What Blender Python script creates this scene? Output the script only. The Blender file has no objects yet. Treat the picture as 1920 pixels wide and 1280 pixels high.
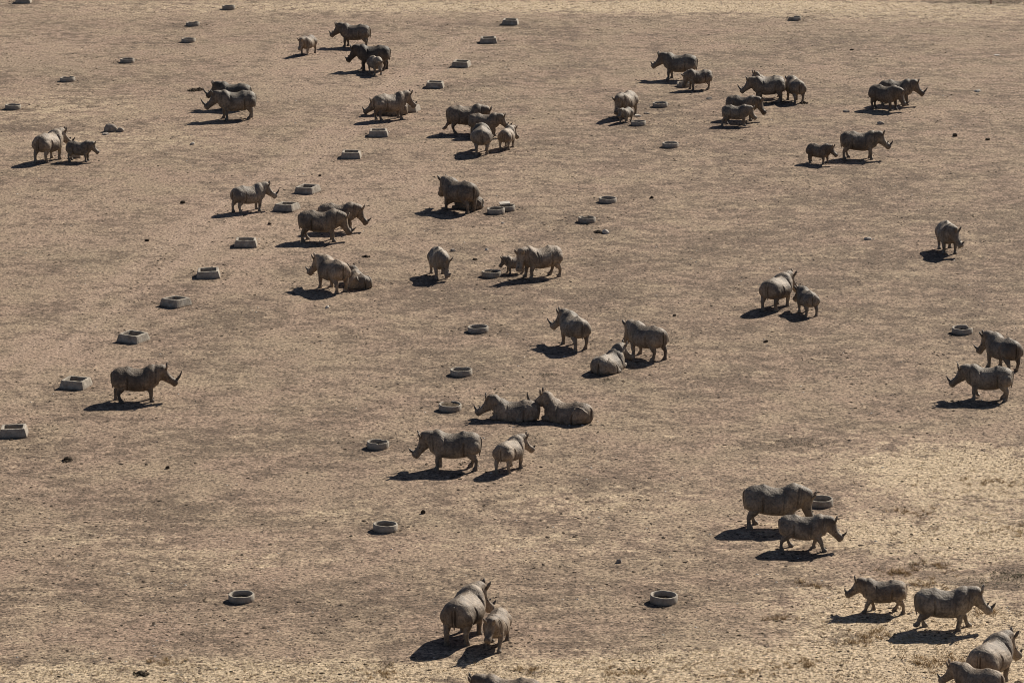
import bpy, math, random
import numpy as np
from mathutils import Vector, Matrix

random.seed(7)
RNG = np.random.default_rng(11)
R = math.radians
SC = bpy.context.scene
COL = SC.collection

# ------------------------------------------------------------------ camera, sky, sun, exposure
FPX = 7200.0                      # focal length in pixels of a 1920 px wide picture
PITCH = math.atan(1680.0 / FPX)
CAMH = math.cos(PITCH) / 0.01974
cam_d = bpy.data.cameras.new('camera')
cam_d.sensor_width = 36.0
cam_d.sensor_fit = 'HORIZONTAL'
cam_d.lens = 36.0 * FPX / 1920.0
cam_d.clip_start = 1.0
cam_d.clip_end = 8000.0
cam = bpy.data.objects.new('camera', cam_d)
COL.objects.link(cam)
cam.location = (0, 0, CAMH)
cam.rotation_euler = (math.pi / 2 - PITCH, 0, 0)
SC.camera = cam

SUN_EL, SUN_AZ = R(36), R(38)     # azimuth clockwise from +Y
world = bpy.data.worlds.new('World')
SC.world = world
world.use_nodes = True
wn = world.node_tree
bg = wn.nodes['Background']
sky = wn.nodes.new('ShaderNodeTexSky')
sky.sky_type = 'NISHITA'
sky.sun_disc = False
sky.sun_elevation = SUN_EL
sky.sun_rotation = SUN_AZ
sky.altitude = 1500
sky.air_density = 0.62
sky.dust_density = 1.6
sky.ozone_density = 0.0
wn.links.new(sky.outputs[0], bg.inputs[0])
bg.inputs[1].default_value = 0.05
sun_d = bpy.data.lights.new('sun', 'SUN')
sun_d.energy = 5.0
sun_d.angle = R(0.53)
sun_d.color = (1.0, 0.93, 0.82)
sun = bpy.data.objects.new('sun', sun_d)
COL.objects.link(sun)
sdir = Vector((math.sin(SUN_AZ) * math.cos(SUN_EL), math.cos(SUN_AZ) * math.cos(SUN_EL), math.sin(SUN_EL)))
sun.rotation_euler = sdir.to_track_quat('Z', 'Y').to_euler()
sun.location = (60, 120, 90)
SC.view_settings.view_transform = 'Standard'
SC.view_settings.look = 'None'
SC.view_settings.exposure = 0.40
SC.view_settings.gamma = 1.0
SC.cycles.pixel_filter_type = 'BLACKMAN_HARRIS'
SC.cycles.filter_width = 1.05


# ------------------------------------------------------------------ helpers
def gp(px, py):
    """ground point seen at a position of the photograph"""
    u, v = px - 960.0, py - 640.0
    c, s = math.cos(PITCH), math.sin(PITCH)
    d = Vector((u, FPX * c - v * s, -FPX * s - v * c))
    t = CAMH / -d.z
    return Vector((d.x * t, d.y * t, 0.0))


def ppm(py):
    return 0.01974 * (py + 1040.0)


def sink(py):
    return math.sin(PITCH + math.atan((py - 640.0) / FPX))


def tag(o, label=None, cat=None, group=None, kind=None):
    if label: o['label'] = label
    if cat: o['category'] = cat
    if group: o['group'] = group
    if kind: o['kind'] = kind
    return o


def mesh_from(name, verts, faces, mat=None, smooth=True):
    me = bpy.data.meshes.new(name)
    me.from_pydata([tuple(v) for v in verts], [], faces)
    if mat: me.materials.append(mat)
    if smooth:
        me.polygons.foreach_set('use_smooth', [True] * len(me.polygons))
    me.update()
    return me


def link(name, me, parent=None):
    o = bpy.data.objects.new(name, me)
    COL.objects.link(o)
    if parent: o.parent = parent
    return o


def big_mesh(name, V, F, mat, smooth=False):
    """fast mesh from arrays: V (n,3), F (m,k) all faces with k corners"""
    me = bpy.data.meshes.new(name)
    n, (m, k) = len(V), F.shape
    me.vertices.add(n)
    me.vertices.foreach_set('co', np.asarray(V, dtype=np.float32).ravel())
    me.loops.add(m * k)
    me.loops.foreach_set('vertex_index', F.astype(np.int32).ravel())
    me.polygons.add(m)
    me.polygons.foreach_set('loop_start', np.arange(0, m * k, k, dtype=np.int32))
    me.polygons.foreach_set('use_smooth', np.full(m, smooth))
    me.materials.append(mat)
    me.update(calc_edges=True)
    return me


# ------------------------------------------------------------------ materials
class NT:
    def __init__(self, name):
        self.m = bpy.data.materials.new(name)
        self.m.use_nodes = True
        self.t = self.m.node_tree
        self.b = self.t.nodes['Principled BSDF']

    def n(self, typ, **kw):
        nd = self.t.nodes.new(typ)
        for k, v in kw.items():
            if k.startswith('_'):
                setattr(nd, k[1:], v)
            else:
                nd.inputs[k].default_value = v
        return nd

    def l(self, a, b):
        self.t.links.new(a, b)

    def co(self):
        return self.n('ShaderNodeTexCoord').outputs['Object']

    def noise(self, vec, scale, detail=2.0, rough=0.5):
        nd = self.n('ShaderNodeTexNoise', Scale=scale, Detail=detail, Roughness=rough)
        self.l(vec, nd.inputs['Vector'])
        return nd.outputs['Fac']

    def ramp(self, fac, stops):
        nd = self.n('ShaderNodeValToRGB')
        e = nd.color_ramp.elements
        while len(e) < len(stops): e.new(0.5)
        for i, (p, c) in enumerate(stops):
            e[i].position = p
            e[i].color = (c, c, c, 1) if not isinstance(c, tuple) else (*c, 1)
        self.l(fac, nd.inputs[0])
        return nd.outputs[0]

    def mix(self, fac, a, b, mode='MIX'):
        nd = self.n('ShaderNodeMix', _data_type='RGBA', _blend_type=mode)
        for s, x in ((0, fac), (6, a), (7, b)):
            if isinstance(x, (int, float)): nd.inputs[s].default_value = x
            elif isinstance(x, tuple): nd.inputs[s].default_value = (*x, 1)
            else: self.l(x, nd.inputs[s])
        return nd.outputs[2]

    def math(self, op, a, b=0.0, clamp=False):
        nd = self.n('ShaderNodeMath', _operation=op, _use_clamp=clamp)
        for s, x in ((0, a), (1, b)):
            if isinstance(x, (int, float)): nd.inputs[s].default_value = x
            else: self.l(x, nd.inputs[s])
        return nd.outputs[0]

    def bump(self, h, dist, strength=1.0, prev=None):
        nd = self.n('ShaderNodeBump', Strength=strength, Distance=dist)
        self.l(h, nd.inputs['Height'])
        if prev: self.l(prev, nd.inputs['Normal'])
        return nd.outputs[0]


def mat_ground():
    g = NT('dry_paddock_soil')
    co = g.co()
    att = {}
    for a in ('straw', 'dark', 'pink', 'olive'):
        nd = g.n('ShaderNodeAttribute', _attribute_name=a)
        att[a] = nd.outputs['Fac']
    # one evenly scaled pattern for the flecks and the relief
    mp = g.n('ShaderNodeMapping')
    mp.inputs['Scale'].default_value = (0.85, 0.85, 1.0)
    g.l(co, mp.inputs[0])
    cs = mp.outputs[0]
    mp2 = g.n('ShaderNodeMapping')
    mp2.inputs['Scale'].default_value = (0.82, 0.95, 1.0)
    g.l(co, mp2.inputs[0])
    n_big = g.noise(co, 0.09, 6, 0.62)
    n_mid = g.noise(mp2.outputs[0], 0.85, 7, 0.72)
    n_sml = g.noise(mp2.outputs[0], 2.2, 6, 0.75)
    n_fin = g.noise(cs, 6.5, 4, 0.75)
    n_hue = g.noise(co, 0.22, 2, 0.5)
    base = g.mix(g.ramp(n_hue, [(0.38, 0.0), (0.62, 1.0)]), (0.325, 0.243, 0.168), (0.325, 0.231, 0.168))
    base = g.mix(g.math('MULTIPLY', att['pink'], 0.8, True), base, (0.385, 0.278, 0.208))
    # straw: patches of dry grass bleached yellow
    st = g.math('ADD', att['straw'], g.math('MULTIPLY', g.math('SUBTRACT', 0.5, n_mid), 2.0))
    st = g.math('ADD', st, g.math('MULTIPLY', g.math('SUBTRACT', 0.5, n_sml), 1.6))
    stm = g.ramp(st, [(0.16, 0.0), (0.56, 1.0)])
    base = g.mix(g.math('MULTIPLY', stm, 0.85), base, (0.565, 0.442, 0.300))
    ol = g.math('ADD', g.math('MULTIPLY', att['olive'], 0.7), g.math('MULTIPLY', g.math('SUBTRACT', n_big, 0.5), 1.2), True)
    base = g.mix(g.math('MULTIPLY', ol, 0.7), base, (0.245, 0.205, 0.135))
    # trampled dark soil and dung
    n_pat = g.noise(co, 0.14, 6, 0.66)
    dk = g.math('ADD', g.math('MULTIPLY', att['dark'], 0.34), g.math('MULTIPLY', g.math('SUBTRACT', n_mid, 0.5), 2.3))
    dk = g.math('ADD', dk, g.math('MULTIPLY', g.math('SUBTRACT', n_sml, 0.5), 1.9))
    dk = g.math('ADD', dk, g.math('MULTIPLY', g.math('SUBTRACT', n_pat, 0.5), 1.3))
    dk = g.math('SUBTRACT', dk, g.math('MULTIPLY', att['straw'], 0.30))
    dk = g.math('SUBTRACT', dk, g.math('MULTIPLY', att['pink'], 0.16))
    dkm = g.ramp(dk, [(0.0, 0.14), (0.10, 0.58), (0.42, 1.0)])
    base = g.mix(g.math('MULTIPLY', dkm, 0.86), base, (0.118, 0.084, 0.060))
    # fine flecks: litter, plus small clod shadows painted dark into the soil colour
    fl = g.ramp(n_fin, [(0.34, 0.08), (0.43, 0.55), (0.49, 0.98), (0.57, 1.15), (0.66, 1.9)])
    base = g.mix(1.0, base, fl, 'MULTIPLY')
    spn = g.math('SUBTRACT', g.noise(mp2.outputs[0], 4.6, 3, 0.55), g.math('MULTIPLY', g.math('SUBTRACT', n_mid, 0.5), 0.40))
    sp = g.ramp(spn, [(0.32, 1.0), (0.40, 0.0)])  # clustered dark dashes, shadows of clods put into the colour
    base = g.mix(g.math('MULTIPLY', sp, 0.78), base, (0.065, 0.048, 0.038))
    lt = g.ramp(g.noise(cs, 5.3, 2, 0.5), [(0.64, 0.0), (0.72, 1.0)])
    base = g.mix(g.math('MULTIPLY', lt, 0.55), base, (0.52, 0.43, 0.32))
    g.l(base, g.b.inputs['Base Color'])
    g.b.inputs['Roughness'].default_value = 0.95
    g.b.inputs['Specular IOR Level'].default_value = 0.15
    b1 = g.bump(g.noise(cs, 1.5, 3, 0.6), 0.09, 1.0)
    b2 = g.bump(g.noise(cs, 6.5, 3, 0.7), 0.05, 1.0, b1)
    g.l(b2, g.b.inputs['Normal'])
    return g.m


def mat_skin():
    g = NT('rhino_hide')
    co = g.co()
    oi = g.n('ShaderNodeObjectInfo')
    ad = g.n('ShaderNodeVectorMath', _operation='ADD')
    g.l(co, ad.inputs[0]); g.l(oi.outputs['Location'], ad.inputs[1])
    v = ad.outputs[0]
    n1 = g.noise(v, 1.5, 5, 0.65)
    n2 = g.noise(v, 9.0, 4, 0.65)
    mud = g.ramp(g.noise(v, 0.9, 4, 0.6), [(0.52, 0.0), (0.60, 1.0)])
    c = g.mix(g.ramp(n1, [(0.35, 0.0), (0.65, 1.0)]), (0.155, 0.114, 0.078), (0.310, 0.240, 0.172))
    c = g.mix(1.0, c, g.ramp(n2, [(0.32, 0.55), (0.5, 1.0), (0.68, 1.35)]), 'MULTIPLY')
    c = g.mix(g.math('MULTIPLY', mud, 0.6), c, (0.088, 0.066, 0.048))
    c = g.mix(1.0, c, oi.outputs['Color'], 'MULTIPLY')
    g.l(c, g.b.inputs['Base Color'])
    g.b.inputs['Roughness'].default_value = 0.66
    g.b.inputs['Specular IOR Level'].default_value = 0.45
    mp = g.n('ShaderNodeMapping')
    mp.inputs['Scale'].default_value = (1.0, 1.0, 0.28)
    g.l(co, mp.inputs[0])
    wr = g.noise(mp.outputs[0], 13.0, 3, 0.6)
    b1 = g.bump(wr, 0.040, 0.85)
    vo = g.n('ShaderNodeTexVoronoi', Scale=26.0, _feature='DISTANCE_TO_EDGE')
    g.l(co, vo.inputs['Vector'])
    b2 = g.bump(vo.outputs['Distance'], 0.006, 0.4, b1)
    g.l(b2, g.b.inputs['Normal'])
    return g.m


def mat_simple(name, c1, c2, scale, rough, bump=0.01, spec=0.3):
    g = NT(name)
    co = g.co()
    n1 = g.noise(co, scale, 5, 0.65)
    g.l(g.mix(g.ramp(n1, [(0.32, 0.0), (0.68, 1.0)]), c1, c2), g.b.inputs['Base Color'])
    g.b.inputs['Roughness'].default_value = rough
    g.b.inputs['Specular IOR Level'].default_value = spec
    g.l(g.bump(g.noise(co, scale * 4, 4, 0.6), bump), g.b.inputs['Normal'])
    return g.m


def mat_concrete():
    g = NT('weathered_concrete')
    co = g.co()
    oi = g.n('ShaderNodeObjectInfo')
    ad = g.n('ShaderNodeVectorMath', _operation='ADD')
    g.l(co, ad.inputs[0]); g.l(oi.outputs['Location'], ad.inputs[1])
    v = ad.outputs[0]
    c = g.mix(g.ramp(g.noise(v, 3.2, 5, 0.65), [(0.33, 0.0), (0.66, 1.0)]), (0.25, 0.212, 0.170), (0.47, 0.415, 0.340))
    c = g.mix(g.ramp(g.noise(v, 11.0, 4, 0.7), [(0.55, 0.0), (0.72, 0.75)]), c, (0.20, 0.165, 0.13))
    # soil splashed up the lower edge (lies on the concrete itself)
    sx = g.n('ShaderNodeSeparateXYZ'); g.l(co, sx.inputs[0])
    edge = g.math('ADD', sx.outputs['Z'], g.math('MULTIPLY', g.math('SUBTRACT', g.noise(v, 6.0, 3), 0.5), 0.16))
    c = g.mix(g.ramp(edge, [(0.03, 0.75), (0.13, 0.0)]), c, (0.25, 0.185, 0.135))
    g.l(c, g.b.inputs['Base Color'])
    g.b.inputs['Roughness'].default_value = 0.9
    g.b.inputs['Specular IOR Level'].default_value = 0.25
    g.l(g.bump(g.noise(v, 14.0, 4, 0.7), 0.02), g.b.inputs['Normal'])
    return g.m


M_GROUND = mat_ground()
M_SKIN = mat_skin()
M_HORN = mat_simple('rhino_horn', (0.05, 0.042, 0.036), (0.13, 0.108, 0.088), 9.0, 0.5, 0.008)
M_EYE = mat_simple('rhino_eye', (0.012, 0.01, 0.009), (0.02, 0.016, 0.013), 20, 0.15, 0.001, 0.6)
M_CONC = mat_concrete()
M_FEED = mat_simple('trough_litter', (0.05, 0.038, 0.028), (0.17, 0.13, 0.09), 8.0, 0.95, 0.03, 0.1)
M_ROCK = mat_simple('paddock_rock', (0.20, 0.16, 0.13), (0.42, 0.36, 0.30), 4.0, 0.9, 0.03, 0.2)
M_PALE = mat_simple('pale_rock', (0.45, 0.40, 0.33), (0.68, 0.62, 0.54), 5.0, 0.85, 0.02, 0.2)
M_DUNG = mat_simple('dung', (0.045, 0.033, 0.024), (0.10, 0.075, 0.052), 8.0, 0.95, 0.03, 0.1)
M_CLOD = mat_simple('soil_clods', (0.17, 0.122, 0.088), (0.33, 0.25, 0.18), 0.7, 0.95, 0.01, 0.1)
M_STRAW = mat_simple('dry_grass', (0.34, 0.25, 0.14), (0.62, 0.48, 0.29), 0.8, 0.9, 0.005, 0.1)
M_TUSS = mat_simple('brown_tussock', (0.34, 0.24, 0.13), (0.54, 0.40, 0.23), 2.0, 0.9, 0.005, 0.1)
M_WEED = mat_simple('green_weed', (0.06, 0.062, 0.03), (0.13, 0.125, 0.06), 3.0, 0.8, 0.005, 0.2)
M_POST = mat_simple('rusty_post', (0.16, 0.05, 0.03), (0.26, 0.09, 0.05), 6.0, 0.8, 0.005, 0.2)


# ------------------------------------------------------------------ where the troughs stand (the soil round them is trampled)
SQ = [  # centre of the outline in the photograph, yaw
    (44, 3, 0, 'square trough cut by the top edge at the left corner'),
    (957, 43.5, -6, 'square trough farthest along the diagonal row, near the top edge'),
    (916, 77.5, 2, 'square trough second from the top of the diagonal row'),
    (865, 122, -12, 'square trough third from the top of the diagonal row, turned slightly'),
    (815.5, 161, -3, 'square trough above and right of the bulky rhino'),
    (768, 205, -14, 'square trough with one sunlit white end, half hidden behind the bulky rhino'),
    (709.5, 251.5, 1, 'square trough just below the bulky rhino'),
    (658.5, 292, -2, 'square trough standing alone between the bulky rhino and the horned rhino'),
    (577, 357, -24, 'square trough turned a little, upper of the two beside the horned rhino'),
    (538, 390, -22, 'stained square trough, lower of the two beside the horned rhino'),
    (461, 457, 2, 'square trough left of the big grazing rhino'),
    (391, 514.5, 4, 'square trough sixth from the lower left end of the diagonal row'),
    (330, 568, -38, 'square trough standing corner-on, between two straighter ones of the row'),
    (250, 634, -28, 'square trough with a bright sunlit right side, above the lone rhino on the left'),
    (142.5, 720, -17, 'square trough directly behind the tail of the lone rhino on the left'),
    (26, 810, 3, 'chunky square trough at the left edge, nearest of the diagonal row'),
]
RT = [
    (429, 16, 'round trough farthest away, at the top edge left of the middle', .12, None),
    (361.5, 46.5, 'round trough with a chipped rim, upper of two close together at the top left', .14, [(100, 26, .08)]),
    (353.5, 77, 'round trough just below a chipped one at the top left', .10, None),
    (239, 115, 'round trough alone between two others in a slanting line, top left', .12, None),
    (127, 150, 'round trough with a small gap at the back of its rim, top left', .14, [(95, 18, .07)]),
    (24.5, 202, 'round trough at the left edge above a dark soil patch', .08, None),
    (1490, 36, 'dark lopsided round trough alone at the upper right', .16, [(150, 60, .16)]),
    (1283, 160, 'round trough where the smaller dark rhino is feeding', .12, [(200, 30, .08)]),
    (1238, 198, 'round trough with crumbling rim, upper of two beside the smallest calf', .2, [(250, 20, .05), (300, 14, .04)]),
    (1197, 232, 'round trough right beside the smallest calf', .08, [(170, 24, .07), (275, 10, .04)]),
    (1257, 273, 'round trough on open ground below the smallest calf', .10, None),
    (1139.5, 376, 'round trough with an even pale rim, upper of two right of centre', .10, None),
    (1100.5, 413, 'round trough with a nick in its back rim, above a pale curved stone', .10, [(100, 22, .06)]),
    (949, 391, 'round trough with a concrete slab resting on it', .12, [(150, 60, .12)]),
    (930, 396.5, 'round trough in front of the one with the slab', .10, None),
    (921.5, 514.5, 'round trough heaped with feed in front of a little calf', .24, [(150, 14, .05)]),
    (896.5, 617.5, 'round trough in the middle of the paddock, top of a loose column of three', .10, None),
    (865, 698, 'round trough in the middle of a loose column of three', .10, [(80, 16, .05)]),
    (844, 763.5, 'broken-rimmed round trough beside the left lying rhino', .26, [(110, 26, .12)]),
    (708.5, 834, 'round trough in front of the nose of a rhino with lowered head', .12, [(275, 10, .05), (60, 16, .04)]),
    (722.5, 988, 'round trough alone on bare ground below the pair with the pale calf', .10, None),
    (453, 1119, 'round trough alone at the bottom left', .10, None),
    (1244.5, 1122, 'round trough alone at the bottom, right of the middle', .10, None),
    (1540, 941.5, 'round trough behind the neck of the largest rhino', .10, None),
    (1804.5, 620, 'round trough with a broken right rim near the right edge', .12, [(20, 34, .13)]),
]


# ------------------------------------------------------------------ ground
def ground_masks(X, Y):
    out = {}
    def field(blobs):
        f = np.zeros_like(X)
        for (px, py, rx, ry, amt) in blobs:
            c = gp(px, py); s = ppm(py); sn = sink(py)
            ax, ay = rx / s, ry / (s * sn)
            f += amt * np.exp(-(((X - c.x) / ax) ** 2 + ((Y - c.y) / ay) ** 2))
        return f
    def line(p0, p1, wpx, amt):
        a, b = gp(*p0), gp(*p1)
        w = wpx
        d = np.array([b.x - a.x, b.y - a.y]); L = np.hypot(*d); d /= L
        t = np.clip((X - a.x) * d[0] + (Y - a.y) * d[1], 0, L)
        q = np.hypot(X - a.x - t * d[0], Y - a.y - t * d[1])
        return amt * np.exp(-(q / w) ** 2)
    out['straw'] = field([(1830, 890, 180, 50, 1.1), (1720, 1000, 300, 40, .7), (1800, 1200, 260, 80, 1.1), (1500, 1245, 400, 36, .9), (1640, 1130, 160, 40, .6), (1900, 1010, 90, 30, .5),
                          (1100, 945, 260, 35, .35), (560, 1262, 800, 26, .9), (420, 1050, 200, 26, .35), (160, 1010, 160, 20, .3), (1000, 1020, 260, 26, .35), (640, 960, 120, 18, .3), (1250, 12, 900, 13, .8), (1750, 33, 420, 12, .3),
                          (110, 200, 180, 26, .35), (230, 265, 200, 26, .3), (1650, 860, 320, 60, .2), (60, 1180, 260, 60, .12),
                          (1800, 1050, 100, 22, .3), (300, 20, 300, 20, .12)]) - 0.06
    out['dark'] = field([(1565, 78, 80, 9, .9), (1540, 105, 130, 12, .3), (40, 241, 62, 6, 1.5), (370, 169, 22, 4, 1.2), (1190, 225, 200, 50, .25),
                         (850, 570, 260, 50, .35), (1150, 560, 250, 60, .25), (1530, 480, 320, 60, .35), (1480, 828, 45, 7, 1.3),
                         (1850, 1100, 80, 10, 1.3), (1905, 1075, 30, 9, 1.8), (1750, 1063, 40, 8, .8), (450, 850, 320, 50, .25),
                         (200, 950, 260, 40, .3), (1830, 520, 120, 200, .25), (1600, 640, 300, 50, .2), (1100, 900, 150, 30, .3),
                         (1050, 60, 160, 16, .25), (1575, 1192, 35, 8, 1.3), (265, 1262, 20, 5, 1.2), (560, 60, 60, 10, .3),
                         (1840, 4, 95, 3.5, 2.2), (60, 30, 70, 12, .3), (300, 1130, 350, 60, .25), (1250, 1080, 300, 40, .25), (640, 205, 120, 14, .15), (1400, 330, 520, 190, .36), (1180, 640, 420, 120, .25), (700, 1120, 300, 60, .3), (40, 330, 120, 60, .2), (350, 600, 260, 50, .2), (120, 880, 200, 60, .2)])
    for q in SQ + RT:
        c = gp(q[0], q[1] + 2)
        d = np.hypot(X - c.x, (Y - c.y))
        out['dark'] += .75 * np.exp(-((d - .9) / .75) ** 2)
    out['pink'] = field([(620, 130, 170, 60, .6), (60, 90, 150, 40, .5), (700, 350, 260, 70, .5), (420, 440, 250, 60, .5), (90, 400, 160, 60, .3),
                         (1300, 300, 200, 50, .2), (150, 640, 150, 30, .3)])
    for off in (-1.1, 1.1):
        out['pink'] += line((0 + off * 34, 715), (560 + off * 26, 300), .55, .75) + line((560 + off * 26, 300), (880 + off * 22, 70), .6, .7) + line((60 + off * 34, 760), (480 + off * 28, 470), .5, .4)
    out['olive'] = field([(1600, 60, 300, 30, .4), (1000, 40, 250, 14, .4), (60, 120, 130, 18, .5), (150, 480, 130, 40, .4), (900, 700, 250, 40, .3),
                          (1130, 715, 60, 10, .6), (1850, 10, 120, 8, .6), (1850, 1090, 90, 20, .5), (500, 180, 150, 25, .2), (1100, 120, 200, 20, .3)])
    return out


def build_ground():
    xs = np.concatenate([[-3500, -1200, -400, -150], np.arange(-72, 72.01, 0.6), [150, 400, 1200, 3500]])
    ys = np.concatenate([[-1500, -300, 0, 80], np.arange(118, 420.01, 0.6), [500, 700, 1200, 2500, 5500]])
    X, Y = np.meshgrid(xs, ys)
    ny, nx = X.shape
    V = np.stack([X.ravel(), Y.ravel(), np.zeros(X.size)], 1)
    i = np.arange(ny - 1)[:, None] * nx + np.arange(nx - 1)[None, :]
    F = np.stack([i, i + 1, i + 1 + nx, i + nx], -1).reshape(-1, 4)
    me = big_mesh('ground', V, F, M_GROUND, True)
    for k, f in ground_masks(X, Y).items():
        a = me.attributes.new(k, 'FLOAT', 'POINT')
        a.data.foreach_set('value', np.clip(f.ravel(), -1, 2).astype(np.float32))
    o = link('ground', me)
    tag(o, kind='structure')


build_ground()


# ------------------------------------------------------------------ rhinoceros
def crom(P, n):
    """Catmull-Rom through rows of P, n steps per span"""
    P = np.asarray(P, float)
    Q = np.vstack([2 * P[0] - P[1], P, 2 * P[-1] - P[-2]])
    out = []
    for i in range(1, len(Q) - 2):
        a, b, c, d = Q[i - 1], Q[i], Q[i + 1], Q[i + 2]
        for t in np.arange(n) / n:
            out.append(0.5 * (2 * b + (c - a) * t + (2 * a - 5 * b + 4 * c - d) * t * t + (3 * b - a - 3 * c + d) * t ** 3))
    out.append(Q[-2])
    return np.array(out)


class Shape:
    def __init__(self):
        self.v, self.f = [], []

    def rings(self, rings):
        """rings: list of (n,3) arrays; closed with fans"""
        n = len(rings[0]); b = len(self.v)
        for r in rings: self.v.extend(map(tuple, r))
        for k in range(len(rings) - 1):
            for j in range(n):
                a0 = b + k * n + j; a1 = b + k * n + (j + 1) % n
                self.f.append((a0, a1, a1 + n, a0 + n))
        c0 = len(self.v); self.v.append(tuple(np.mean(rings[0], 0)))
        c1 = len(self.v); self.v.append(tuple(np.mean(rings[-1], 0)))
        e = b + (len(rings) - 1) * n
        for j in range(n):
            self.f.append((c0, b + (j + 1) % n, b + j))
            self.f.append((c1, e + j, e + (j + 1) % n))

    def tube(self, P, n=14, steps=3, lat=(0, 1, 0)):
        """P rows: x,y,z, r_inplane, r_lateral"""
        Q = crom(P, steps)
        C = Q[:, :3]
        T = np.gradient(C, axis=0)
        T /= np.linalg.norm(T, axis=1)[:, None] + 1e-9
        lat = np.array(lat, float)
        rs = []
        th = np.linspace(0, 2 * np.pi, n, endpoint=False)
        for c, t, q in zip(C, T, Q):
            l = lat - t * np.dot(lat, t); l /= np.linalg.norm(l) + 1e-9
            u = np.cross(l, t)
            # ring runs so that the face normals point outward
            rs.append(c + np.outer(np.cos(th) * max(q[4], .004), l) - np.outer(np.sin(th) * max(q[3], .004), u))
        rs = [r for r in rs]
        self.rings(rs)


TORSO = [  # x, ztop, zbot, halfwidth
    (-1.265, 1.27, 1.00, .10), (-1.24, 1.42, .86, .29), (-1.14, 1.57, .74, .45), (-.93, 1.675, .65, .56), (-.68, 1.705, .60, .61),
    (-.46, 1.715, .55, .65), (-.30, 1.675, .53, .67), (-.05, 1.625, .505, .69), (.22, 1.615, .50, .70), (.45, 1.66, .52, .66), (.66, 1.775, .57, .60),
    (.84, 1.81, .64, .54), (1.00, 1.755, .72, .47), (1.16, 1.73, .83, .39)]


def dirv(pitch, yaw):
    return np.array([math.cos(pitch) * math.cos(yaw), math.cos(pitch) * math.sin(yaw), math.sin(pitch)])


def px_seed(pose):
    return pose.get('seed', 0) * 1.7


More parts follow.
